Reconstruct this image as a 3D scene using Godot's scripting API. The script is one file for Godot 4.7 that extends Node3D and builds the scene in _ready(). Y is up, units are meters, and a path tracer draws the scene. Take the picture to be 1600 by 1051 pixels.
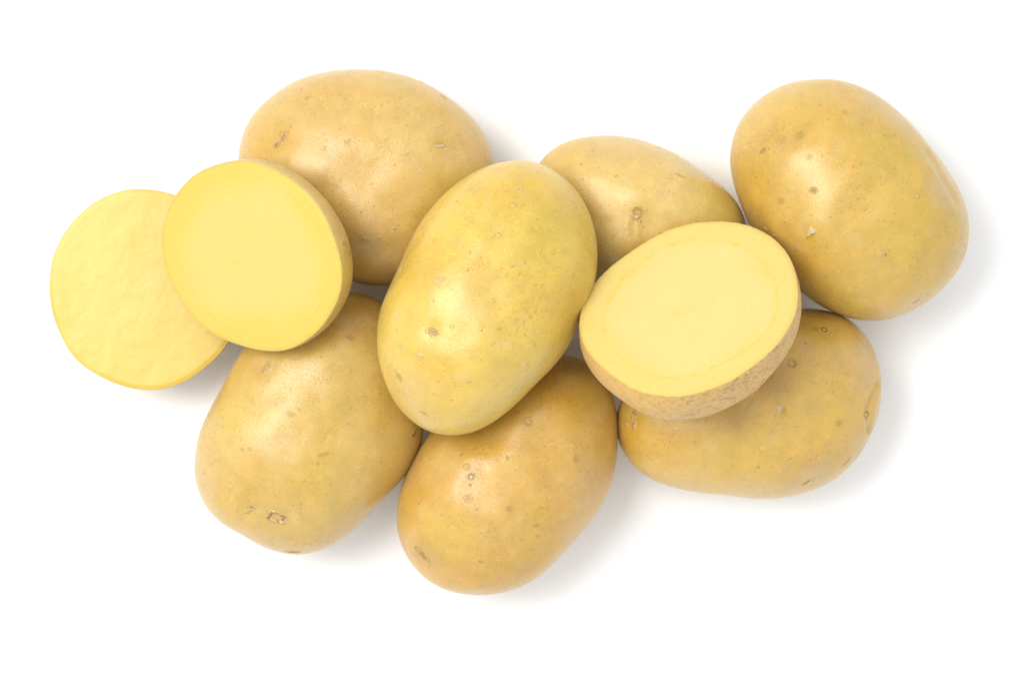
extends Node3D

const CM := 0.01
const LUT := 1440

var skin_grain: Texture2D
var skin_relief: Texture2D
var skin_gloss: Texture2D
var flesh_relief: Texture2D
var flesh_grain: Texture2D
var sphere_dirs := PackedVector3Array()
var sphere_index := PackedInt32Array()
var rng := RandomNumberGenerator.new()
var wide := FastNoiseLite.new()
var mid := FastNoiseLite.new()
var fine := FastNoiseLite.new()


func _ready() -> void:
	rng.seed = 4711
	# ---- camera, surroundings, lamps
	var cam := Camera3D.new()
	cam.name = "camera"
	cam.fov = 11.255
	cam.near = 0.05
	cam.far = 30.0
	add_child(cam)
	cam.look_at_from_position(Vector3(0, 1.1, 0), Vector3.ZERO, Vector3(0, 0, -1))
	cam.current = true
	var env := Environment.new()
	env.background_mode = Environment.BG_COLOR
	env.background_color = Color(0.985, 0.993, 1.0)
	env.background_energy_multiplier = 1.04
	env.tonemap_mode = Environment.TONE_MAPPER_LINEAR
	env.tonemap_exposure = 1.0
	env.sdfgi_enabled = true
	env.ssao_enabled = true
	env.ssil_enabled = true
	var we := WorldEnvironment.new()
	we.name = "studio_surroundings"
	we.environment = env
	add_child(we)
	softbox("key_softbox", Vector3(-0.50, 1.08, -0.24), Vector2(0.64, 0.64), 1.22, Color(1.0, 0.985, 0.96))

	# ---- shared patterns
	set_noise()
	make_textures()
	make_sphere(6)

	# ---- the surface
	var table := MeshInstance3D.new()
	table.name = "tabletop"
	var slab := BoxMesh.new()
	slab.size = Vector3(6, 0.02, 6)
	table.mesh = slab
	table.position = Vector3(0, -0.01, 0)
	var white := StandardMaterial3D.new()
	white.resource_name = "white_board"
	white.albedo_color = Color(0.968, 0.976, 0.99)
	white.roughness = 0.7
	white.metallic_specular = 0.3
	table.material_override = white
	table.set_meta("kind", "structure")
	table.set_meta("label", "plain white seamless surface under the potatoes")
	add_child(table)

	# ---- whole potatoes: outline as radius over angle in centimetres, centre, half thickness
	var g := "whole potatoes in the heap"
	whole("rounded potato at the upper left, behind the tilted cut half", g, Vector3(-4.623, 2.350, -4.996), 2.35, 0.0, 0.0,
		[3.614, 0.072, -0.178, 0.266, 0.167, -0.024, -0.163, 0.067, -0.005, 0.019, -0.022, 0.018, -0.004],
		[[-113.8, 75.4, 1, 0.04], [-156.8, 45.3, 0.7, 0.05]],
		[[-166, 39.1, 1.1, "O", 0.7], [-128.1, 35.2, 1.5, "B", 0.5], [88.2, 55.5, 0.6, "R", 0.6], [19.9, 32.3, 1.4, "G", 0.6], [-34.5, 40.6, 1.3, "B", 0.3], [-33.5, 79.6, 1.3, "P", 0.25]],
		[[-155, 49.4, 0.16, 0.09, -50, "scab"], [-160.6, 47.5, 0.1, 0.06, -20, "scab"], [-115.4, 74.2, 0.1, 0.1, 0, "spot"], [-21.9, 52.6, 0.17, 0.09, 5, "nick"], [-71.6, 47, 0.08, 0.07, 0, "lent"], [-80.1, 45.2, 0.07, 0.06, 0, "lent"], [-125.6, 38.8, 0.1, 0.06, -20, "spot"], [88.2, 55.1, 0.16, 0.1, -10, "spot"], [75.5, 57.2, 0.07, 0.07, 0, "lent"], [-20.9, 59.1, 0.09, 0.07, 0, "lent"], [-45.1, 16.7, 0.1, 0.06, 20, "spot"], [70.7, 75.3, 0.06, 0.06, 0, "lent"], [74.4, 57.1, 0.07, 0.07, 0, "lent"], [85.4, 42.3, 0.06, 0.06, 0, "lent"], [-145.7, 70.8, 0.09, 0.09, 0, "ring"], [-25.2, 69.3, 0.06, 0.06, 0, "lent"], [59.5, 59.3, 0.07, 0.07, 0, "spot"], [-152.1, 45.9, 0.04, 0.04, 0, "spot"], [-150.4, 48.1, 0.04, 0.04, 0, "spot"], [-150.2, 50.3, 0.04, 0.04, 0, "spot"], [-154.5, 51.4, 0.04, 0.04, 0, "spot"], [-154.2, 46.2, 0.04, 0.04, 0, "spot"]], Color(0.874, 0.567, 0.170), 11)
	whole("smooth yellow oval potato lying on top of the others in the middle of the heap", g, Vector3(-0.764, 5.518, -1.171), 2.6, -6.0, 0.0,
		[3.565, -0.017, -0.070, -0.414, -0.639, 0.048, 0.018, -0.006, 0.088, -0.022, 0.008, 0.001, -0.031],
		[[142, 61.6, 0.28, 0.05], [-170.7, 65, 0.25, 0.03], [135.8, 30, 0.6, 0.05]],
		[[-39, 59.1, 1.6, "G", 0.8], [-110.5, 14.8, 1.2, "G", 0.4], [-161.2, 47, 1.3, "O", 0.6], [126.5, 26.6, 1.2, "T", 0.6], [10.3, 33.3, 0.9, "O", 0.6], [146.4, 81.5, 1.2, "P", 0.4], [90.1, 41.4, 1.4, "P", 0.2]],
		[[141.2, 61.3, 0.19, 0.12, 10, "scab"], [-170.7, 65, 0.19, 0.12, 0, "pale"], [132.2, 70.8, 0.09, 0.09, 0, "ring"], [135.3, 49, 0.12, 0.1, 0, "pale"], [62.3, 36, 0.11, 0.15, 10, "star"], [60, 83.4, 0.09, 0.07, 30, "lent"], [98, 74.8, 0.08, 0.06, 10, "lent"], [167.2, 64.1, 0.06, 0.06, 0, "ring"], [-115.4, 71.1, 0.08, 0.08, 0, "ring"], [-78.1, 69.6, 0.1, 0.08, 0, "lent"], [-72.9, 54.6, 0.1, 0.08, 0, "lent"], [-72.1, 44.5, 0.11, 0.09, 0, "star"], [-43.8, 53.4, 0.08, 0.06, 0, "lent"], [-36.2, 71.7, 0.08, 0.07, 0, "lent"], [-5.5, 65.3, 0.08, 0.08, 0, "lent"], [19.3, 52.2, 0.07, 0.05, 0, "lent"], [-9.9, 41.3, 0.06, 0.06, 0, "ring"], [-136.2, 45.2, 0.07, 0.07, 0, "ring"], [-138.4, 57.6, 0.07, 0.07, 0, "lent"], [-115.9, 31.6, 0.07, 0.07, 0, "lent"], [-98.9, 33.9, 0.12, 0.07, -20, "star"], [-163.5, 19.5, 0.12, 0.06, -60, "pale"], [156.9, 38.2, 0.06, 0.06, 0, "lent"], [83.8, 41.4, 0.08, 0.07, 0, "lent"], [100.8, 51, 0.09, 0.07, 0, "lent"], [116.9, 40.5, 0.07, 0.07, 0, "lent"], [74.6, 8.4, 0.06, 0.05, 0, "spot"], [86.2, 16.9, 0.08, 0.05, -30, "lent"], [136.2, 27.8, 0.15, 0.1, 40, "spot"], [117.7, 23.4, 0.12, 0.05, 20, "spot"], [-49.6, 43.9, 0.06, 0.05, 0, "lent"]], Color(0.952, 0.661, 0.110), 23)
	whole("pale potato with a creased green sprout dimple, right behind the top potato", g, Vector3(4.031, 2.250, -3.950), 2.25, 0.0, 0.0,
		[2.761, -0.145, 0.092, 0.459, 0.307, 0.091, 0.019, 0.023, 0.141, 0.027, 0.006, -0.011, 0.032],
		[[[[166.1, 87.4], [125.6, 81.5], [109.2, 72.9], [99, 63.2], [92.4, 55]], 0.08, 0.045], [79.9, 80.2, 0.5, 0.12], [81.6, 63.1, 0.6, 0.08]],
		[[-152.9, 33.6, 1.2, "O", 0.5], [-113.4, 36.6, 1.3, "T", 0.5], [1.5, 45.8, 1.2, "G", 0.6], [-11.1, 5.1, 0.5, "O", 0.6], [-60, 62.5, 1.3, "P", 0.3]],
		[[141.5, 86.9, 0.14, 0.2, 15, "bud"], [94.9, 82.1, 0.05, 0.06, 0, "dark"], [-69.4, 45.5, 0.06, 0.06, 0, "ring"], [-41.2, 47.5, 0.14, 0.06, 10, "spot"], [-129.5, 39.2, 0.07, 0.06, 0, "spot"], [-143.3, 47.7, 0.06, 0.05, 0, "spot"], [138.7, 54.8, 0.07, 0.06, 0, "spot"], [-128.3, 66.1, 0.09, 0.05, -30, "spot"], [87.4, 78.1, 0.04, 0.04, 0, "dark"]], Color(0.964, 0.669, 0.195), 37)
	whole("broad potato at the upper right with brown scabs and a creased right edge", g, Vector3(10.580, 2.900, -4.268), 2.9, 0.0, 0.0,
		[3.597, -0.006, -0.028, -0.074, 0.559, 0.063, -0.029, -0.004, 0.035, 0.024, 0.017, -0.020, 0.010],
		[[[[-31.4, 28], [-20, 31.2], [-8.5, 32.8], [0.8, 31.6]], 0.19, 0.045], [-10.8, 43.4, 0.5, 0.05], [156.5, 34.2, 0.4, -0.06], [154.6, 39.4, 0.3, 0.08], [57.6, 14.9, 0.5, 0.05]],
		[[-141.6, 47.8, 0.7, "R", 0.35], [-133.8, 55.8, 0.5, "R", 0.35], [-172.8, 32.3, 1, "O", 0.6], [-158.1, 40.5, 1, "R", 0.3], [-48.2, 56.1, 1.4, "G", 0.5], [27.4, 58.7, 1.6, "G", 0.5], [-93.3, 47.1, 0.5, "O", 0.4], [-3.7, 37, 0.9, "T", 0.9], [56.2, 2.9, 1.1, "T", 0.7], [-160, 68.7, 1, "P", 0.4], [92.8, 42.2, 1, "G", 0.3], [28.1, 21.6, 1, "T", 0.6], [112.9, 32.8, 1, "O", 0.4], [-68.2, 17, 1.2, "T", 0.4]],
		[[-132.8, 55, 0.15, 0.13, 80, "spot"], [-142.6, 48.9, 0.16, 0.12, 0, "spot"], [-152.6, 40.4, 0.14, 0.06, -20, "scab"], [-171.4, 70.2, 0.11, 0.09, 0, "scab"], [-140.2, 65.5, 0.1, 0.08, -30, "spot"], [-88, 86.1, 0.09, 0.09, 0, "lent"], [-87.8, 75.9, 0.09, 0.07, 10, "lent"], [-125.1, 51.9, 0.08, 0.08, 0, "ring"], [-110.8, 41.6, 0.08, 0.06, 0, "lent"], [-168.1, 35.3, 0.07, 0.06, 0, "spot"], [140.3, 55.7, 0.13, 0.22, 5, "chip"], [138.6, 40.5, 0.08, 0.08, 0, "lent"], [-1.1, 61.6, 0.1, 0.08, 0, "lent"], [16.9, 62, 0.08, 0.07, 0, "lent"], [33.1, 61.1, 0.08, 0.07, 0, "lent"], [25.2, 46.9, 0.07, 0.07, 0, "lent"], [-24, 53.9, 0.06, 0.06, 0, "lent"], [83.2, 67.5, 0.08, 0.07, 0, "lent"], [67.2, 63.1, 0.12, 0.09, 0, "pale"], [127.4, 30.2, 0.07, 0.07, 0, "lent"], [110.1, 41.4, 0.07, 0.06, 0, "spot"], [161.2, 45, 0.09, 0.06, 10, "lent"], [160.9, 23.5, 0.12, 0.07, -30, "pale"], [155, 30.8, 0.08, 0.05, -30, "pale"], [177.8, 48.4, 0.12, 0.1, 0, "spot"], [60.7, 85.1, 0.07, 0.07, 0, "lent"], [144.4, 72.4, 0.07, 0.05, 0, "spot"], [-97.7, 48.4, 0.1, 0.09, 0, "spot"], [-73.5, 53.5, 0.06, 0.06, 0, "ring"], [89.7, 44.2, 0.06, 0.06, 0, "lent"], [35.4, 48.2, 0.06, 0.05, 0, "spot"], [57.7, 17.8, 0.1, 0.05, -30, "dark"], [-57.8, 45.1, 0.07, 0.06, 0, "spot"], [99, 89.4, 0.09, 0.07, 0, "spot"]], Color(0.857, 0.543, 0.105), 41)
	whole("potato at the lower left with a brown stem scar near its bottom end", g, Vector3(-6.392, 2.550, 2.736), 2.55, 0.0, 0.0,
		[3.734, 0.130, 0.067, -0.267, -0.517, -0.018, 0.067, 0.000, 0.049, 0.030, 0.074, 0.008, 0.009],
		[[-124.5, 50.1, 0.3, 0.07], [107, 45.8, 0.5, 0.09], [122.6, 44.5, 0.4, 0.06], [119.6, 4, 1, 0.16]],
		[[-172.6, 49.7, 0.9, "Y", 0.7], [-146.9, 40.8, 0.7, "O", 0.5], [136.5, 30.8, 0.3, "G", 1], [-35.2, 79.9, 1.1, "G", 0.3], [-69.1, 39.7, 1.3, "O", 0.6], [-9.4, 40.1, 1.2, "O", 0.6], [24.7, 41.2, 1.2, "O", 0.5], [104.3, 15, 1, "T", 0.7], [70.4, 15.7, 1.1, "T", 0.7], [157.1, 30.2, 0.9, "T", 0.6], [-151.7, 72, 1.2, "P", 0.4], [156.1, 47.7, 1, "P", 0.3], [72.1, 67.3, 1, "Y", 0.4]],
		[[-124.5, 50.1, 0.17, 0.13, -35, "bud"], [107, 45.8, 0.27, 0.19, 15, "scar"], [123.3, 45, 0.11, 0.06, 30, "nick"], [122.9, 41.7, 0.1, 0.025, -40, "dark"], [70.9, 72.5, 0.05, 0.07, 30, "dark"], [157.2, 64.6, 0.08, 0.07, 0, "ring"], [159, 60.6, 0.08, 0.07, 0, "spot"], [-164.8, 46.1, 0.06, 0.06, 0, "lent"], [-142.3, 58.9, 0.06, 0.06, 0, "lent"], [178.9, 43.7, 0.06, 0.06, 0, "lent"], [126.9, 63.2, 0.08, 0.08, 0, "ring"], [101.2, 51.9, 0.07, 0.06, 0, "lent"], [94.1, 51.2, 0.07, 0.07, 0, "lent"], [90.4, 67.7, 0.07, 0.07, 0, "ring"], [67.3, 58.9, 0.07, 0.07, 0, "ring"], [-2.1, 70.6, 0.08, 0.06, 0, "ring"], [56.9, 73.9, 0.17, 0.06, -10, "spot"], [-140.2, 81.3, 0.12, 0.08, 20, "spot"], [-108.2, 83.1, 0.05, 0.06, 0, "spot"], [139.5, 45.6, 0.07, 0.07, 0, "ring"], [174.9, 36.2, 0.06, 0.06, 0, "lent"], [154.6, 26.9, 0.08, 0.06, 0, "spot"], [5.2, 21.6, 0.17, 0.1, -20, "scab"], [-77, 62.4, 0.06, 0.06, 0, "lent"], [-49.4, 62.2, 0.05, 0.05, 0, "lent"], [-120.6, 47.7, 0.05, 0.05, 0, "lent"], [-63, 50.2, 0.14, 0.1, 30, "spot"], [-74.4, 44.7, 0.05, 0.03, 0, "dark"], [96.7, 14.9, 0.2, 0.07, -10, "scab"]], Color(0.833, 0.555, 0.148), 59)
	whole("amber oval potato with brown specks at the bottom centre, beneath the top potato", g, Vector3(-0.146, 2.600, 4.340), 2.6, 0.0, 0.0,
		[3.425, 0.110, 0.154, -0.082, -0.689, -0.083, -0.054, -0.084, 0.078, 0.039, 0.047, 0.010, 0.010],
		[[-177.9, 71.1, 0.4, 0.06], [137.1, 30.5, 0.45, 0.06], [-57, 17.2, 0.4, 0.05]],
		[[-174, 70.5, 0.5, "R", 0.5], [151.8, 72.1, 0.4, "R", 0.4], [137.3, 34.7, 0.7, "R", 0.6], [137.6, 55.2, 1.1, "Y", 0.5], [-55, 47.5, 1.3, "O", 0.7], [-179, 17.2, 0.7, "T", 0.5], [87.3, 32.3, 1.2, "R", 0.3], [109.5, 72.6, 1.3, "P", 0.2], [-111, 49.1, 1, "O", 0.6], [7.1, 43, 1, "T", 0.5], [-166.3, 47, 0.9, "P", 0.3]],
		[[-178.9, 71.6, 0.1, 0.1, 0, "dark"], [-174.3, 72.8, 0.05, 0.04, 0, "dark"], [169.3, 72.6, 0.07, 0.06, 0, "spot"], [-165.1, 66.1, 0.1, 0.08, 0, "ring"], [-139.7, 62.6, 0.09, 0.07, 0, "spot"], [-154.2, 58.3, 0.08, 0.07, 0, "spot"], [-89.2, 80.9, 0.07, 0.09, 10, "dark"], [-69.5, 65, 0.13, 0.13, 0, "pit"], [136.7, 30.6, 0.22, 0.13, 35, "scab"], [140.9, 29.3, 0.1, 0.08, 20, "scab"], [153, 71.9, 0.13, 0.1, 0, "spot"], [87, 77.1, 0.11, 0.09, 0, "spot"], [58.9, 58, 0.1, 0.06, 15, "spot"], [77.2, 56.5, 0.08, 0.06, 0, "spot"], [107.3, 47.6, 0.09, 0.06, 0, "dark"], [134.8, 73.4, 0.07, 0.07, 0, "ring"], [143.2, 48.1, 0.06, 0.06, 0, "lent"], [151.8, 55.5, 0.05, 0.05, 0, "lent"], [111, 65.7, 0.05, 0.05, 0, "lent"], [-0.1, 73.4, 0.06, 0.06, 0, "lent"], [-24.6, 71.1, 0.07, 0.07, 0, "lent"], [7.1, 61.9, 0.07, 0.06, 0, "ring"], [41.4, 64.4, 0.07, 0.06, 0, "spot"], [-166.5, 39.6, 0.05, 0.05, 0, "lent"], [-168.3, 36, 0.06, 0.06, 0, "lent"], [-15, 54.8, 0.09, 0.13, -20, "spot"], [-80.2, 57.8, 0.08, 0.06, 0, "spot"], [103.5, 25.7, 0.07, 0.05, 0, "spot"], [162.9, 39.7, 0.06, 0.06, 0, "spot"], [62.9, 51.3, 0.08, 0.07, 0, "spot"], [-3.7, 51, 0.05, 0.05, 0, "lent"]], Color(0.859, 0.506, 0.102), 61)
	whole("wide potato with a chipped skin spot, under the half with the ringed cut face", g, Vector3(7.455, 2.400, 2.116), 2.4, 0.0, 0.0,
		[3.456, 0.240, 0.166, 0.639, -0.354, -0.160, 0.049, 0.006, -0.104, -0.042, 0.027, -0.013, 0.009],
		[[[[-9, 19.6], [-2.9, 26.2], [4.2, 27.9], [12.4, 18.7]], 0.13, 0.08], [2.8, 35.6, 0.4, 0.06], [-45.6, 35.1, 0.35, 0.08], [174.9, 29.2, 0.3, 0.08], [-46.7, 65.3, 0.2, 0.03], [53.5, 26.2, 0.5, 0.06]],
		[[-52.9, 75.6, 0.7, "R", 0.7], [97.4, 69.4, 1.2, "G", 0.2], [-1.2, 59.4, 1.4, "G", 0.3], [-39.3, 41.1, 1.1, "O", 0.4], [-23.5, 35.1, 1, "T", 0.6], [18.3, 18.5, 1.1, "T", 0.7], [46.9, 29, 1.1, "T", 0.9], [78.9, 28.8, 1.2, "T", 0.4], [162.3, 26.7, 1, "O", 0.7], [128.2, 38.5, 1.1, "P", 0.3], [141.3, 81.1, 0.5, "R", 0.6], [-9.9, 31.5, 0.7, "T", 0.7]],
		[[-46.3, 65.7, 0.13, 0.13, 0, "pit"], [10.4, 78.8, 0.12, 0.16, -30, "chip"], [-45.6, 35.1, 0.1, 0.09, 0, "dark"], [-49.6, 37.9, 0.1, 0.1, 0, "spot"], [172.7, 29.7, 0.1, 0.28, 10, "scar"], [171, 22.7, 0.1, 0.1, 0, "lent"], [54.3, 26, 0.16, 0.1, -15, "nick"], [26, 69.7, 0.09, 0.08, 0, "lent"], [55.3, 74.4, 0.05, 0.06, 0, "lent"], [147.7, 60.2, 0.08, 0.06, 0, "lent"], [137.1, 59.1, 0.07, 0.06, 0, "lent"], [115.7, 58.5, 0.07, 0.06, 0, "lent"], [84.8, 52.8, 0.07, 0.06, 0, "spot"], [70.6, 46.8, 0.05, 0.05, 0, "lent"], [12.1, 49.2, 0.12, 0.1, 0, "spot"], [5.1, 26.6, 0.08, 0.12, 5, "dark"], [31.1, 22.3, 0.16, 0.05, -30, "spot"], [-48.7, 51.6, 0.09, 0.06, 0, "spot"], [39.5, 38.2, 0.05, 0.05, 0, "lent"]], Color(0.906, 0.570, 0.117), 73)

	# ---- cut halves: outline of the cut face, its centre, the axis and angle of its tilt, depth below the widest ring, height of the cut above it
	g = "cut potato halves"
	halved("half potato lying flat at the far left, moist yellow cut face up", g, Vector3(-11.582, 2.351, -1.493), Vector3(-0.342, 0.000, 0.940), 0.0349, 2.3, 0.05,
		[3.117, 0.017, -0.018, -0.050, 0.012, -0.002, -0.016, -0.013, -0.010, -0.012, 0.000, -0.005, 0.014, -0.002, -0.006, 0.005, -0.004],
		[],
		[],
		[], 0, 83)
	halved("half potato with smooth yellow cut face, tilted left and overlapping the flat half", g, Vector3(-7.975, 5.562, -2.463), Vector3(0.391, -0.000, 0.921), 0.5236, 2.0, 0.25,
		[3.058, -0.029, 0.025, 0.141, 0.095, -0.017, 0.008, -0.001, 0.004, 0.005, -0.003, 0.008, 0.002, -0.008, 0.008, 0.006, 0.006],
		[],
		[[9.3, -0.6, 0.6, "Y", 0.8], [-18.6, -22.1, 0.6, "T", 0.4]],
		[[-1.9, -10.5, 0.08, 0.12, 0, "spot"], [-8, -4, 0.06, 0.15, 10, "spot"], [-39, -13.4, 0.05, 0.1, 40, "spot"]], 1, 97)
	halved("pale half potato with a ringed oval cut face and rough tan skin", g, Vector3(5.358, 6.839, -0.822), Vector3(-0.985, 0.000, 0.174), 0.6458, 2.6, 0.5,
		[3.229, 0.054, -0.061, 0.011, -0.279, -0.053, -0.019, 0.033, 0.020, -0.009, 0.009, 0.002, 0.006, 0.006, 0.008, -0.006, -0.001],
		[],
		[[82.8, -7.1, 1.2, "T", 1], [38.7, -5.7, 1.2, "T", 1], [131.9, 2, 0.9, "T", 0.7], [14.6, 11.4, 0.9, "T", 0.9], [147.9, 12.4, 0.7, "T", 0.6]],
		[[47, -23.4, 0.22, 0.08, -38, "pale"], [43.7, -18, 0.07, 0.06, -38, "dark"], [53.8, 4.6, 0.05, 0.04, -40, "dark"], [75.5, -29.2, 0.25, 0.04, -15, "dark"], [70.9, -28.8, 0.06, 0.04, -15, "dark"], [85.2, -29.6, 0.4, 0.06, 0, "nick"], [62.6, -27.6, 0.15, 0.03, -30, "spot"], [54.5, -26.2, 0.12, 0.03, -35, "spot"], [51, 6.9, 0.06, 0.03, -35, "spot"], [48.2, -0.1, 0.07, 0.03, -35, "spot"], [54.1, 1.5, 0.06, 0.03, -35, "spot"], [44, 0.8, 0.06, 0.03, -40, "spot"], [39.7, 1.5, 0.06, 0.03, -40, "spot"], [35.7, 3.8, 0.06, 0.03, -45, "spot"], [47.8, 10, 0.05, 0.03, -40, "spot"], [42.7, 9.4, 0.05, 0.03, -40, "spot"], [32.8, 9.7, 0.06, 0.03, -45, "spot"], [36.9, 10.9, 0.05, 0.03, -45, "spot"]], 2, 103)


# ------------------------------------------------------------------ lamps
func softbox(called: String, at: Vector3, size: Vector2, energy: float, tint: Color) -> void:
	var l := AreaLight3D.new()
	l.name = called
	l.area_size = size
	l.light_energy = energy
	l.light_color = tint
	l.shadow_enabled = true
	add_child(l)
	l.look_at_from_position(at, Vector3(0, 0.02, 0), Vector3.UP)


# ------------------------------------------------------------------ patterns
func set_noise() -> void:
	for n in [wide, mid, fine]:
		n.noise_type = FastNoiseLite.TYPE_SIMPLEX_SMOOTH
		n.fractal_type = FastNoiseLite.FRACTAL_FBM
		n.fractal_octaves = 2
	wide.frequency = 0.32
	wide.seed = 5
	mid.frequency = 1.1
	mid.seed = 6
	mid.fractal_octaves = 3
	fine.frequency = 4.2
	fine.seed = 7


func noise_bytes(kind: int, freq: float, octaves: int, seed_at: int, size: int, fractal := FastNoiseLite.FRACTAL_FBM) -> PackedByteArray:
	var n := FastNoiseLite.new()
	n.noise_type = kind
	n.frequency = freq
	n.fractal_type = fractal
	n.fractal_octaves = octaves
	n.seed = seed_at
	n.cellular_return_type = FastNoiseLite.RETURN_DISTANCE
	var im := n.get_seamless_image(size, size, false, false, 0.1)
	im.convert(Image.FORMAT_L8)
	return im.get_data()


func make_textures() -> void:
	# one tile is 16 cm of skin
	var s := 1024
	var cloud := noise_bytes(FastNoiseLite.TYPE_SIMPLEX_SMOOTH, 0.02, 4, 1, s)
	var grain := noise_bytes(FastNoiseLite.TYPE_SIMPLEX_SMOOTH, 0.36, 2, 2, s)
	var fleck := noise_bytes(FastNoiseLite.TYPE_SIMPLEX_SMOOTH, 0.09, 3, 3, s)
	var region := noise_bytes(FastNoiseLite.TYPE_SIMPLEX_SMOOTH, 0.008, 2, 4, s)
	var rgb := PackedByteArray()
	rgb.resize(s * s * 3)
	var high := PackedByteArray()
	high.resize(s * s)
	var gloss := PackedByteArray()
	gloss.resize(s * s)
	for i in s * s:
		var gr: int = grain[i] - 128
		var cl: int = cloud[i] - 128
		var fl: int = fleck[i]
		var v: float = 206.0 + gr * 0.13 + cl * 0.06
		var dark := 0.0
		var edge: float = 200.0 + (128 - region[i]) * 0.5
		if fl > edge:
			dark = minf((fl - edge) / 28.0, 1.0)
		rgb[i * 3] = int(clampf(v * (1.0 - 0.05 * dark), 0, 255))
		rgb[i * 3 + 1] = int(clampf(v * (1.0 - 0.08 * dark), 0, 255))
		rgb[i * 3 + 2] = int(clampf(v * (1.0 - 0.12 * dark) - gr * 0.06, 0, 255))
		high[i] = int(clampf(110.0 + gr * 0.34 + cl * 0.06 - dark * 14.0, 0, 255))
		gloss[i] = int(clampf(196.0 + cl * 0.4 + gr * 0.25 + dark * 30.0, 0, 255))
	# hair-fine peeling fibres
	for k in 1500:
		var x := rng.randf() * s
		var y := rng.randf() * s
		if region[int(y) * s + int(x)] < 120 and rng.randf() < 0.75:
			continue
		var a := rng.randf() * TAU
		var bend := rng.randf_range(-0.07, 0.07)
		var n := rng.randi_range(8, 26)
		var strong := rng.randf_range(0.2, 0.75)
		for j in n:
			var o := posmod(int(y), s) * s + posmod(int(x), s)
			var w: float = strong * sin(PI * (j + 0.5) / n)
			for c in 3:
				rgb[o * 3 + c] = int(lerpf(rgb[o * 3 + c], 255.0, w))
			high[o] = int(minf(high[o] + 55.0 * w, 255))
			x += cos(a)
			y += sin(a)
			a += bend + rng.randf_range(-0.12, 0.12)
	# pin-prick pores
	for k in 1800:
		var x := rng.randi_range(2, s - 3)
		var y := rng.randi_range(2, s - 3)
		var r := rng.randf_range(0.7, 1.9)
		var w0 := rng.randf_range(0.05, 0.32)
		for dy in range(-2, 3):
			for dx in range(-2, 3):
				var w := w0 * clampf(r + 0.5 - sqrt(dx * dx + dy * dy), 0, 1)
				var o := (y + dy) * s + x + dx
				rgb[o * 3] = int(rgb[o * 3] * (1.0 - 0.42 * w))
				rgb[o * 3 + 1] = int(rgb[o * 3 + 1] * (1.0 - 0.55 * w))
				rgb[o * 3 + 2] = int(rgb[o * 3 + 2] * (1.0 - 0.6 * w))
				high[o] = int(high[o] * (1.0 - 0.4 * w))
	skin_grain = ImageTexture.create_from_image(Image.create_from_data(s, s, false, Image.FORMAT_RGB8, rgb))
	var hi := Image.create_from_data(s, s, false, Image.FORMAT_L8, high)
	hi.convert(Image.FORMAT_RGBA8)
	hi.bump_map_to_normal_map(5.0)
	skin_relief = ImageTexture.create_from_image(hi)
	skin_gloss = ImageTexture.create_from_image(Image.create_from_data(s, s, false, Image.FORMAT_L8, gloss))
	# cut flesh: starchy cells
	var f := 512
	var cell := noise_bytes(FastNoiseLite.TYPE_CELLULAR, 0.16, 1, 8, f)
	var soft := noise_bytes(FastNoiseLite.TYPE_SIMPLEX_SMOOTH, 0.05, 4, 9, f)
	var fh := PackedByteArray()
	fh.resize(f * f)
	var fc := PackedByteArray()
	fc.resize(f * f * 3)
	for i in f * f:
		fh[i] = int(clampf(cell[i] * 0.45 + soft[i] * 0.5, 0, 255))
		var v: float = 240.0 + (soft[i] - 128) * 0.02 + (cell[i] - 128) * 0.015
		fc[i * 3] = int(clampf(v + 3, 0, 255))
		fc[i * 3 + 1] = int(clampf(v, 0, 255))
		var starch: float = clampf((soft[i] - 150) * 0.9, 0, 14) * clampf((96 - cell[i]) / 40.0, 0, 1)
		fc[i * 3 + 2] = int(clampf(v - 6 + (soft[i] - 128) * 0.05 + starch, 0, 255))
	var fi := Image.create_from_data(f, f, false, Image.FORMAT_L8, fh)
	fi.convert(Image.FORMAT_RGBA8)
	fi.bump_map_to_normal_map(5.0)
	flesh_relief = ImageTexture.create_from_image(fi)
	flesh_grain = ImageTexture.create_from_image(Image.create_from_data(f, f, false, Image.FORMAT_RGB8, fc))


func skin_material(salt: int, rough := 0.5, relief := 0.55) -> StandardMaterial3D:
	var m := StandardMaterial3D.new()
	m.resource_name = "potato_skin"
	m.vertex_color_use_as_albedo = true
	m.albedo_texture = skin_grain
	m.roughness = rough
	m.roughness_texture = skin_gloss
	m.metallic_specular = 0.58
	m.normal_enabled = true
	m.normal_texture = skin_relief
	m.normal_scale = relief
	m.uv1_triplanar = true
	m.uv1_triplanar_sharpness = 5.0
	m.uv1_scale = Vector3.ONE / 0.16
	m.uv1_offset = Vector3(fmod(salt * 0.377, 1.0), fmod(salt * 0.713, 1.0), fmod(salt * 0.191, 1.0))
	m.rim_enabled = true
	m.rim = 0.1
	m.rim_tint = 0.5
	m.subsurf_scatter_enabled = true
	m.subsurf_scatter_strength = 0.06
	return m


func flesh_material(salt: int, rough: float, relief: float) -> StandardMaterial3D:
	var m := StandardMaterial3D.new()
	m.resource_name = "potato_flesh"
	m.vertex_color_use_as_albedo = true
	m.albedo_texture = flesh_grain
	m.roughness = rough
	m.metallic_specular = 0.5
	m.normal_enabled = true
	m.normal_texture = flesh_relief
	m.normal_scale = relief
	m.uv1_triplanar = true
	m.uv1_triplanar_sharpness = 6.0
	m.uv1_scale = Vector3.ONE / (0.05)
	m.uv1_offset = Vector3(fmod(salt * 0.377, 1.0), fmod(salt * 0.713, 1.0), fmod(salt * 0.191, 1.0))
	m.subsurf_scatter_enabled = true
	m.subsurf_scatter_strength = 0.12
	return m


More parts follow.
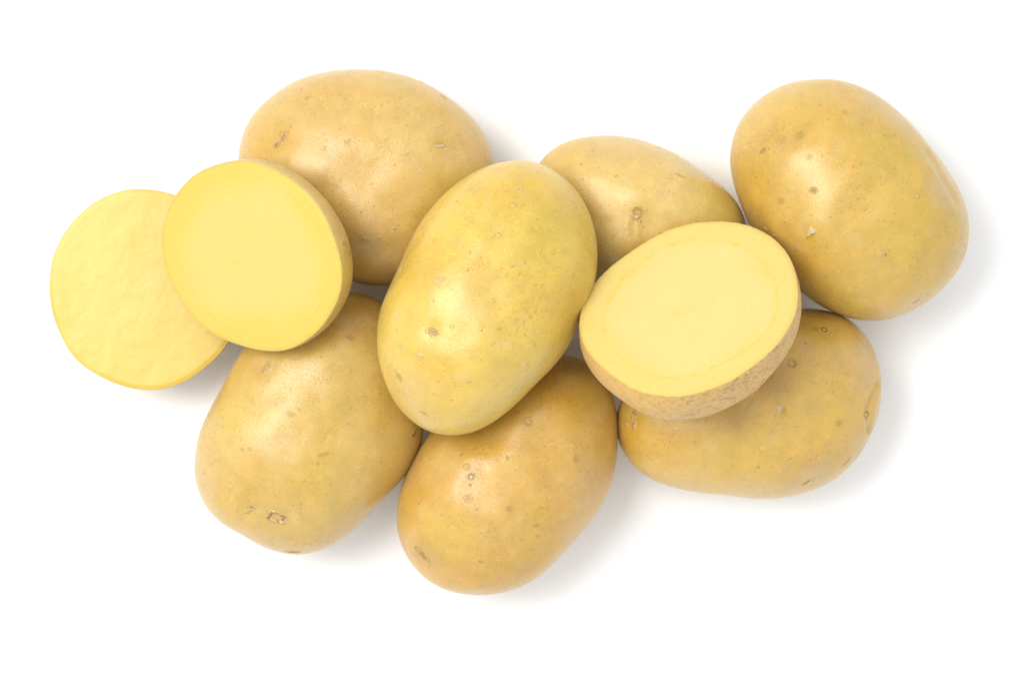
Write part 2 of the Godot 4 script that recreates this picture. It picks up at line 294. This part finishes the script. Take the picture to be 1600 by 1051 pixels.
func make_sphere(times: int) -> void:
	var t := (1.0 + sqrt(5.0)) / 2.0
	var v: Array[Vector3] = []
	for p in [[-1, t, 0], [1, t, 0], [-1, -t, 0], [1, -t, 0], [0, -1, t], [0, 1, t], [0, -1, -t], [0, 1, -t], [t, 0, -1], [t, 0, 1], [-t, 0, -1], [-t, 0, 1]]:
		v.append(Vector3(p[0], p[1], p[2]).normalized())
	var f := PackedInt32Array([0, 11, 5, 0, 5, 1, 0, 1, 7, 0, 7, 10, 0, 10, 11, 1, 5, 9, 5, 11, 4, 11, 10, 2, 10, 7, 6, 7, 1, 8, 3, 9, 4, 3, 4, 2, 3, 2, 6, 3, 6, 8, 3, 8, 9, 4, 9, 5, 2, 4, 11, 6, 2, 10, 8, 6, 7, 9, 8, 1])
	for k in times:
		var half := {}
		var g := PackedInt32Array()
		for i in range(0, f.size(), 3):
			var c := [f[i], f[i + 1], f[i + 2]]
			var e := [0, 0, 0]
			for j in 3:
				var a: int = mini(c[j], c[(j + 1) % 3])
				var b: int = maxi(c[j], c[(j + 1) % 3])
				var key := a * 1000000 + b
				if not half.has(key):
					half[key] = v.size()
					v.append((v[a] + v[b]).normalized())
				e[j] = half[key]
			g.append_array([c[0], e[0], e[2], c[1], e[1], e[0], c[2], e[2], e[1], e[0], e[1], e[2]])
		f = g
	sphere_dirs = PackedVector3Array(v)
	# front faces run clockwise
	for i in range(0, f.size(), 3):
		var j := f[i + 1]
		f[i + 1] = f[i + 2]
		f[i + 2] = j
	sphere_index = f


# ------------------------------------------------------------------ one potato's surface, in centimetres about its middle
class Tuber:
	var radius := PackedFloat32Array()
	var height := 2.5
	var power := 2.2
	var salt := 0.0
	var dents: Array = []
	var folds: Array = []
	var blots: Array = []
	var base := Color.WHITE

	func ray(theta: float) -> float:
		var q := fposmod(theta / TAU, 1.0) * LUT
		var i := int(q)
		return lerpf(radius[i % LUT], radius[(i + 1) % LUT], q - i)

	func plain(d: Vector3) -> Vector3:
		var s := sqrt(d.x * d.x + d.z * d.z)
		var a := pow(s, 2.0 / power)
		var b := pow(absf(d.y), 2.0 / power) * signf(d.y)
		var k := 0.0
		if s > 1e-6:
			k = ray(atan2(d.z, d.x)) * a / s
		return Vector3(d.x * k, height * b, d.z * k)

	func back(p: Vector3) -> Vector3:
		var h := sqrt(p.x * p.x + p.z * p.z)
		var s := pow(h / ray(atan2(p.z, p.x)), power / 2.0)
		var y := pow(absf(p.y) / height, power / 2.0) * signf(p.y)
		if h < 1e-6:
			return Vector3(0, signf(p.y), 0)
		return Vector3(p.x / h * s, y, p.z / h * s).normalized()


func tuber(height: float, power: float, outline: Array, widen: float, dents: Array, blots: Array, salt: int) -> Tuber:
	var t := Tuber.new()
	t.height = height
	t.power = power
	t.salt = salt * 13.7
	t.radius.resize(LUT)
	for i in LUT:
		var a := TAU * i / LUT
		var r: float = outline[0]
		for k in range(1, (outline.size() - 1) / 2 + 1):
			r += outline[2 * k - 1] * cos(k * a) + outline[2 * k] * sin(k * a)
		t.radius[i] = r * widen
	for e in dents:
		if e[0] is Array:
			var line: Array[Vector3] = []
			for c in e[0]:
				line.append(t.plain(facing(c[0], c[1])))
			t.folds.append([line, e[1], e[2]])
	for e in dents:
		if e[0] is Array:
			continue
		t.dents.append([t.plain(facing(e[0], e[1])), e[2], e[3]])
	for e in blots:
		t.blots.append([t.plain(facing(e[0], e[1])), e[2], tone(e[3]), e[4]])
	return t


func facing(theta: float, rise: float) -> Vector3:
	var a := deg_to_rad(theta)
	var b := deg_to_rad(rise)
	return Vector3(cos(b) * cos(a), sin(b), cos(b) * sin(a))


func tone(letter: String) -> Color:
	return {
		"G": Color(0.780, 0.570, 0.070), "O": Color(0.840, 0.490, 0.055), "Y": Color(0.900, 0.630, 0.090),
		"B": Color(0.760, 0.500, 0.140), "T": Color(0.790, 0.530, 0.230), "R": Color(0.560, 0.320, 0.060), "P": Color(0.980, 0.720, 0.270),
	}[letter]


func surface(t: Tuber, d: Vector3) -> Vector3:
	var p := t.plain(d)
	var o := Vector3(t.salt, t.salt * 0.5, -t.salt)
	var lump: float = wide.get_noise_3dv(p + o) * 0.17 + mid.get_noise_3dv(p + o) * 0.011
	var out := Vector3(p.x, p.y * 1.4, p.z).normalized()
	p += out * lump * (0.2 + 0.8 * absf(d.y))
	for e in t.folds:
		var best := 9.0
		for k in e[0].size() - 1:
			best = minf(best, p.distance_to(Geometry3D.get_closest_point_to_segment(p, e[0][k], e[0][k + 1])))
		var g := best / (e[1] as float)
		if g < 4.0:
			p += out * e[2] * (-exp(-g * g) + 0.35 * exp(-(g - 1.9) * (g - 1.9)))
	for e in t.dents:
		var q: float = (p - e[0]).length() / e[1]
		if q < 3.0:
			p -= out * e[2] * exp(-q * q)
	return p


func skin_tone(t: Tuber, p: Vector3) -> Color:
	var o := p + Vector3(-t.salt, t.salt, t.salt * 0.3)
	var a := wide.get_noise_3dv(o)
	var b := wide.get_noise_3dv(o + Vector3(40, 0, 9))
	var m := mid.get_noise_3dv(o)
	var f := fine.get_noise_3dv(o)
	var c := t.base
	c = c.lerp(tone("G"), smoothstep(0.05, 0.5, a) * 0.18)
	c = c.lerp(tone("O"), smoothstep(0.0, 0.5, b) * 0.36)
	c = c.lerp(tone("B"), smoothstep(0.15, 0.6, m) * 0.3)
	c = c.lerp(tone("P"), smoothstep(0.1, 0.6, -m) * 0.35)
	for e in t.blots:
		var q: float = (p - e[0]).length() / e[1] + m * 0.35 + f * 0.12
		if q < 1.5:
			c = c.lerp(e[2], e[3] * 0.75 * smoothstep(1.4, 0.1, q))
	var k := 1.0 + 0.05 * m + 0.03 * f
	return Color(c.r * k, c.g * k, c.b * k)


# ------------------------------------------------------------------ meshes
func commit(v: PackedVector3Array, ix: PackedInt32Array, col: PackedColorArray) -> ArrayMesh:
	var n := PackedVector3Array()
	n.resize(v.size())
	for i in range(0, ix.size(), 3):
		var a := v[ix[i]]
		var w := (v[ix[i + 2]] - a).cross(v[ix[i + 1]] - a)
		n[ix[i]] += w
		n[ix[i + 1]] += w
		n[ix[i + 2]] += w
	for i in n.size():
		n[i] = n[i].normalized()
		v[i] *= CM
	var arr := []
	arr.resize(Mesh.ARRAY_MAX)
	arr[Mesh.ARRAY_VERTEX] = v
	arr[Mesh.ARRAY_NORMAL] = n
	arr[Mesh.ARRAY_COLOR] = col
	arr[Mesh.ARRAY_INDEX] = ix
	var mesh := ArrayMesh.new()
	mesh.add_surface_from_arrays(Mesh.PRIMITIVE_TRIANGLES, arr)
	return mesh


func part(called: String, mesh: Mesh, mat: Material, parent: Node3D) -> MeshInstance3D:
	var o := MeshInstance3D.new()
	o.name = numbered(called, parent)
	o.mesh = mesh
	o.material_override = mat
	parent.add_child(o, true)
	return o


func numbered(called: String, parent: Node) -> String:
	if not parent.has_node(called):
		return called
	var k := 1
	while parent.has_node("%s_%03d" % [called, k]):
		k += 1
	return "%s_%03d" % [called, k]


func thing(called: String, label: String, category: String, group: String) -> Node3D:
	var o := Node3D.new()
	o.name = numbered(called, self)
	o.set_meta("label", label)
	o.set_meta("category", category)
	o.set_meta("group", group)
	add_child(o, true)
	return o


func whole(label: String, group: String, centre: Vector3, height: float, tilt_x: float, tilt_z: float, outline: Array, dents: Array, blots: Array, marks: Array, base: Color, salt: int) -> void:
	var o := thing("potato", label, "potato", group)
	var b := Basis(Vector3.RIGHT, deg_to_rad(tilt_x)) * Basis(Vector3.BACK, deg_to_rad(tilt_z))
	o.transform = Transform3D(b, (centre - b.y * height) * CM)
	var t := tuber(height, 2.2, outline, 1.0, dents, blots, salt)
	t.base = base
	var up := Vector3(0, height, 0)
	var v := PackedVector3Array()
	var col := PackedColorArray()
	v.resize(sphere_dirs.size())
	col.resize(v.size())
	for i in v.size():
		var p := surface(t, sphere_dirs[i])
		col[i] = skin_tone(t, p)
		v[i] = p + up
	var mat := skin_material(salt, 0.42, 0.38)
	part("skin", commit(v, sphere_index.duplicate(), col), mat, o)
	add_marks(o, t, up, marks, mat, 26, -1.0)


# the blemishes that a potato carries: each one wide enough to pick apart is a part, the small pores are one part
func add_marks(o: Node3D, t: Tuber, up: Vector3, marks: Array, mat: Material, spread: int, top: float) -> void:
	var small := [PackedVector3Array(), PackedInt32Array(), PackedColorArray()]
	for m in marks:
		var d := facing(m[0], m[1])
		var big: bool = maxf(m[2], m[3]) >= 0.1
		var into := [PackedVector3Array(), PackedInt32Array(), PackedColorArray()] if big else small
		blemish(t, d, m[2] * (1.12 if big else 0.85), m[3] * (1.12 if big else 0.85), deg_to_rad(m[4]), m[5], up, into, big)
		if big:
			part({"scab": "scab", "spot": "scab", "pale": "scab", "star": "scab", "chip": "chip", "nick": "chip", "bud": "eye", "pit": "eye", "scar": "stem_scar", "dark": "speck", "lent": "speck", "ring": "speck"}[m[5]], commit(into[0], into[1], into[2]), mat, o)
	for k in spread:
		var d := Vector3(rng.randfn(), rng.randfn(), rng.randfn()).normalized()
		var p := t.plain(d)
		if top >= 0.0 and p.y > top - 0.15:
			continue
		var near := false
		for m in marks:
			near = near or (t.plain(facing(m[0], m[1])) - p).length() < 0.3
		if near:
			continue
		var r := rng.randf_range(0.022, 0.05)
		blemish(t, d, r, r * rng.randf_range(0.75, 1.0), rng.randf() * TAU, ["lent", "lent", "ring", "spot"][rng.randi() % 4], up, small, false)
	if small[0].size():
		var q := part("pores", commit(small[0], small[1], small[2]), mat, o)
		q.set_meta("kind", "stuff")


func blemish(t: Tuber, d: Vector3, rx: float, rz: float, turn: float, kind: String, up: Vector3, into: Array, big: bool) -> void:
	var p0 := surface(t, d)
	var e := 0.01
	var side := d.cross(Vector3.UP if absf(d.y) < 0.9 else Vector3.RIGHT).normalized()
	var other := side.cross(d)
	var normal := (surface(t, (d + side * e).normalized()) - p0).cross(surface(t, (d + other * e).normalized()) - p0).normalized()
	if normal.dot(p0) < 0:
		normal = -normal
	var right := (Vector3.RIGHT - normal * normal.x).normalized()
	var down := right.cross(normal)
	if down.z < 0:
		down = -down
	var u := right * cos(turn) + down * sin(turn)
	var w := down * cos(turn) - right * sin(turn)
	var rings := 12 if big else 4
	var seg := 32 if big else 10
	var first: int = into[0].size()
	var own := rng.randf() * 50.0
	for i in rings + 1:
		var rho := float(i) / rings * 1.25
		for j in seg:
			var a := TAU * j / seg
			var wob := 1.0 + (0.28 * mid.get_noise_2d(cos(a) * 1.1 + own, sin(a) * 1.1) + 0.22 * mid.get_noise_2d(cos(a) * 2.6 + own, sin(a) * 2.6) if big else 0.0)
			var x := rho * cos(a) * rx * wob
			var y := rho * sin(a) * rz * wob
			var q := surface(t, t.back(p0 + u * x + w * y))
			var c := skin_tone(t, q)
			var n1 := fine.get_noise_2d(x * 3.0 + own, y * 3.0)
			var n2 := fine.get_noise_2d(x * 9.0 - own, y * 9.0 + own)
			var body := smoothstep(1.05, 0.75, rho + n1 * 0.25)
			var h := 0.0
			var tint := c
			if kind == "lent":
				tint = Color(0.96, 0.68, 0.27) if rho < 0.62 else Color(0.64, 0.38, 0.10)
				body *= 0.7 if rho < 0.62 else 0.6
				h = 0.005 * smoothstep(1.0, 0.3, rho)
			elif kind == "ring":
				tint = Color(0.86, 0.56, 0.17) if rho < 0.55 else Color(0.58, 0.34, 0.08)
				body *= 0.45
				h = 0.008 * smoothstep(1.0, 0.7, rho) - 0.012 * smoothstep(0.6, 0.1, rho)
			elif kind == "spot":
				tint = Color(0.52, 0.27, 0.05)
				body *= 0.25 + 0.4 * smoothstep(-0.3, 0.4, n2)
				h = 0.006 * n2
			elif kind == "dark":
				tint = Color(0.17, 0.095, 0.035)
				body *= 0.65 + 0.35 * smoothstep(-0.2, 0.4, n2)
				h = -0.01 * smoothstep(1.0, 0.2, rho)
			elif kind == "pale":
				tint = Color(0.92, 0.64, 0.25).lerp(Color(0.68, 0.42, 0.12), smoothstep(0.0, 0.4, n2))
				body *= 0.75
				h = 0.012 * smoothstep(1.0, 0.6, rho) + 0.012 * n2
			elif kind == "star":
				tint = Color(0.88, 0.62, 0.36).lerp(Color(0.46, 0.28, 0.12), smoothstep(0.1, 0.5, n1 + n2 * 0.5))
				body *= smoothstep(1.0, 0.25, rho * (1.0 + 0.8 * absf(sin(a * 2.5 + own))))
				h = 0.02 * smoothstep(1.0, 0.0, rho)
			elif kind == "scab":
				tint = Color(0.54, 0.29, 0.075).lerp(Color(0.86, 0.54, 0.20), smoothstep(-0.25, 0.45, n2 + (rho - 0.6)))
				if n2 < -0.28:
					tint = Color(0.22, 0.12, 0.05)
				body *= 0.8
				h = -0.02 * smoothstep(0.9, 0.2, rho) + 0.014 * smoothstep(0.6, 0.85, rho) * smoothstep(1.1, 0.9, rho) + 0.014 * n2
			elif kind == "scar":
				tint = Color(0.50, 0.27, 0.07).lerp(Color(0.92, 0.63, 0.28), smoothstep(-0.2, 0.35, n2 + 0.4 * sin(rho * 9.0 + a)))
				if n1 + n2 < -0.42:
					tint = Color(0.19, 0.10, 0.04)
				h = -0.05 * smoothstep(0.8, 0.1, rho) + 0.03 * smoothstep(0.5, 0.85, rho) * smoothstep(1.15, 0.9, rho) + 0.028 * n2
			elif kind == "chip" or kind == "nick":
				var cut := x / rx * 0.5 + y / rz + n1 * 0.25
				tint = Color(0.87, 0.63, 0.36) if (cut < 0.0) == (kind == "chip") else Color(0.80, 0.50, 0.03)
				if absf(cut) < 0.1:
					tint = Color(0.40, 0.25, 0.08)
				h = 0.02 if (cut < 0.0) == (kind == "chip") else -0.025
				h *= smoothstep(1.0, 0.8, rho)
			elif kind == "bud":
				var line := absf(y / rz + 0.3 * x / rx + 0.12)
				tint = Color(0.60, 0.40, 0.10).lerp(Color(0.74, 0.52, 0.24), smoothstep(0.2, 0.6, y / rz))
				if line < 0.16:
					tint = Color(0.33, 0.19, 0.07)
				h = (0.05 * smoothstep(0.1, 0.55, y / rz) - 0.03 * smoothstep(0.5, 0.0, line)) * smoothstep(1.05, 0.7, rho)
				body *= 0.85
			elif kind == "pit":
				var cres := smoothstep(0.35, 0.65, rho) * (0.5 - 0.5 * cos(a - 0.4))
				tint = Color(0.60, 0.34, 0.06).lerp(Color(0.70, 0.50, 0.27), cres)
				if rho > 0.85:
					tint = Color(0.46, 0.28, 0.09)
				h = -0.03 * smoothstep(0.9, 0.3, rho) + 0.012 * smoothstep(0.75, 0.95, rho) * smoothstep(1.15, 0.95, rho)
				body *= 0.85
			c = c.lerp(tint, clampf(body, 0, 1))
			var off := 0.006 if rho < 1.15 else -0.012
			into[0].append(q + normal * (h + off + (0.02 if h < -0.01 else 0.0)) + up)
			into[2].append(c)
	for i in rings:
		for j in seg:
			var a: int = first + i * seg + j
			var b: int = first + i * seg + (j + 1) % seg
			var turned := u.cross(w).dot(normal) > 0
			var quad := [a, a + seg, b, b, a + seg, b + seg] if turned else [a, b, a + seg, b, b + seg, a + seg]
			into[1].append_array(PackedInt32Array(quad))


func halved(label: String, group: String, centre: Vector3, axis: Vector3, angle: float, depth: float, lift: float, outline: Array, dents: Array, blots: Array, marks: Array, face: int, salt: int) -> void:
	var o := thing("halved_potato", label, "potato half", group)
	var b := Basis(axis.normalized(), angle)
	o.transform = Transform3D(b, (centre - b.y * (lift + depth)) * CM)
	var widen := 1.0 / cos(asin(lift / depth))
	var t := tuber(depth, 2.0, outline, widen, dents, blots, salt)
	t.base = Color(0.80, 0.52, 0.12)
	var up := Vector3(0, depth, 0)
	# skin: from the rim down to the bottom, with the thin cut edge of the peel folded in on top
	var around := 420
	var rows := 96
	var v := PackedVector3Array()
	var col := PackedColorArray()
	var ix := PackedInt32Array()
	var rim := PackedVector3Array()
	var rise0 := asin(lift / depth)
	var peel := [Color(0.88, 0.62, 0.15), Color(0.88, 0.64, 0.20), Color(0.80, 0.56, 0.20)][face] as Color
	for j in around:
		var a := TAU * j / around
		var d := Vector3(cos(rise0) * cos(a), sin(rise0), cos(rise0) * sin(a))
		var p := surface(t, d)
		var ragged := fine.get_noise_2d(cos(a) * 5.0 + salt, sin(a) * 5.0) * (0.03 if face == 2 else 0.008) + fine.get_noise_2d(cos(a) * 16.0 + salt, sin(a) * 16.0) * (0.022 if face == 2 else 0.003)
		rim.append(Vector3(p.x, lift + ragged * 0.6, p.z))
	for i in rows + 2:
		for j in around:
			var a := TAU * j / around
			var p: Vector3
			var c: Color
			if i == 0:
				p = rim[j] * Vector3(0.985, 1, 0.985) - Vector3(0, 0.04, 0)
				c = peel.lerp(Color(0.88, 0.64, 0.13), 0.6)
			elif i == 1:
				p = rim[j] * Vector3(0.996, 1, 0.996) + Vector3(0, 0.004, 0)
				c = peel
			else:
				var k := float(i - 2) / (rows - 1)
				var r := lerpf(rise0, -PI / 2, 1.0 - pow(1.0 - k, 1.15) if k < 1.0 else 1.0)
				p = surface(t, Vector3(cos(r) * cos(a), sin(r), cos(r) * sin(a)))
				p.y = minf(p.y + (rim[j].y - lift) * smoothstep(0.08, 0.0, k), rim[j].y)
				c = skin_tone(t, p)
				if face == 2:
					c = scurf(t, p, c, a)
				elif k < 0.06:
					c = c.lerp(peel, smoothstep(0.05, 0.0, k) * (0.75 + fine.get_noise_2d(a * 3.0, 5.0) * 0.8))
			v.append(p + up)
			col.append(c)
	for i in rows + 1:
		for j in around:
			var p := i * around + j
			var q := i * around + (j + 1) % around
			ix.append_array(PackedInt32Array([p, q, p + around, q, q + around, p + around]))
	var mat := skin_material(salt, 0.75 if face == 2 else 0.55, 1.1 if face == 2 else 0.7)
	part("skin", commit(v, ix, col), mat, o)
	# flesh: the cut face, slightly uneven from the knife and rounded over at its edge
	v = PackedVector3Array()
	col = PackedColorArray()
	ix = PackedInt32Array()
	var rings := 110
	for i in rings + 1:
		var k := float(i) / rings
		for j in around:
			var a := TAU * j / around
			var e := rim[j] * 0.9955
			var x := e.x * k
			var z := e.z * k
			var n1 := wide.get_noise_2d(x + salt, z)
			var n2 := mid.get_noise_2d(x + salt, z)
			var n3 := fine.get_noise_2d(x * 1.6 + salt, z * 1.6)
			var y := lift + 0.02 + n1 * 0.012 + n2 * 0.006 + n3 * 0.0006
			y += 0.001 * sin((x * 0.8 + z * 0.6) * 5.0 + n1 * 6.0)
			y = lerpf(y, rim[j].y + 0.003, pow(smoothstep(0.94, 1.0, k), 2.0))
			v.append(Vector3(x, y, z) + up)
			col.append(flesh_tone(face, k, a, x, z, n1, n2, n3))
	for i in rings:
		for j in around:
			var p := i * around + j
			var q := i * around + (j + 1) % around
			ix.append_array(PackedInt32Array([p, p + around, q, q, p + around, q + around]) if false else PackedInt32Array([p, p + around, q, q, p + around, q + around]))
	part("flesh", commit(v, ix, col), flesh_material(salt, [0.33, 0.45, 0.5][face], [0.045, 0.05, 0.06][face]), o)
	add_marks(o, t, up, marks, mat, 26, lift)


# rough netted skin in long flakes round the half with the ringed face
func scurf(t: Tuber, p: Vector3, c: Color, a: float) -> Color:
	var n := fine.get_noise_3d(cos(a) * 2.2, p.y * 3.0, sin(a) * 2.2)
	var m := mid.get_noise_3d(cos(a) * 5.0, p.y * 1.5 + 7.0, sin(a) * 5.0)
	var f := fine.get_noise_3d(cos(a) * 4.6, p.y * 4.4, sin(a) * 4.6)
	var patch := smoothstep(0.1, 0.9, cos(a - 0.8)) * 0.8 + 0.2
	c = c.lerp(Color(1.02, 0.61, 0.165), 0.6 + 0.2 * m)
	c = c.lerp(Color(1.02, 0.66, 0.25), smoothstep(0.05, 0.5, n) * 0.55)
	c = c.lerp(Color(0.48, 0.28, 0.10), smoothstep(0.29, 0.5, -n - 0.3 * m) * 0.8 * patch)
	return c.lerp(Color(0.55, 0.33, 0.12), smoothstep(0.15, 0.5, f) * 0.45 * patch)


func flesh_tone(face: int, k: float, a: float, x: float, z: float, n1: float, n2: float, n3: float) -> Color:
	var pith := [Color(0.655, 0.476, 0.075), Color(0.69, 0.53, 0.155), Color(0.72, 0.58, 0.215)][face] as Color
	var outer := [Color(0.655, 0.467, 0.062), Color(0.68, 0.505, 0.095), Color(0.71, 0.55, 0.15)][face] as Color
	var q := k + n1 * 0.2 + n2 * 0.08
	var c := pith.lerp(outer, smoothstep(0.55, 1.02, q))
	if face < 2:
		# faint pith rays and the vein ring under the skin
		var rays := mid.get_noise_3d(cos(a) * 2.6 + face * 9.0, sin(a) * 2.6, k * 1.1)
		c = c.lerp(outer, clampf(0.25 * smoothstep(0.05, 0.5, rays) * smoothstep(0.75, 0.25, k), 0, 1))
		var vein := absf(k - 0.86 - 0.015 * sin(a * 2.0 + face) - n2 * 0.02)
		c = c.lerp(outer * 0.94, smoothstep(0.03, 0.0, vein) * (0.2 + 0.4 * smoothstep(0.0, 0.4, rays)))
	if face == 2:
		var ring := absf(k - 0.80 - 0.03 * sin(a * 3.0 + 1.0) - n2 * 0.03)
		c = c.lerp(Color(0.70, 0.525, 0.09), smoothstep(0.034, 0.0, ring) * (0.35 + 0.65 * smoothstep(-0.1, 0.4, mid.get_noise_2d(a * 4.0, 3.0))))
		c = c.lerp(Color(0.72, 0.56, 0.18), smoothstep(0.8, 0.86, k) * 0.5)
		var core := absf(z + 0.35 * x + 0.12 * sin(x * 2.2))
		c = c.lerp(Color(0.70, 0.545, 0.17), smoothstep(0.3, 0.0, core) * smoothstep(0.4, 0.15, k) * 0.5)
	c = c.lerp(Color(0.62, 0.42, 0.05), smoothstep(0.95, 1.0, k) * 0.35)
	var m := 1.0 + n2 * 0.015 + n3 * 0.008
	return Color(minf(c.r * m, 0.97), minf(c.g * m, 0.95), c.b * (1.0 + n2 * 0.06 + n3 * 0.03))
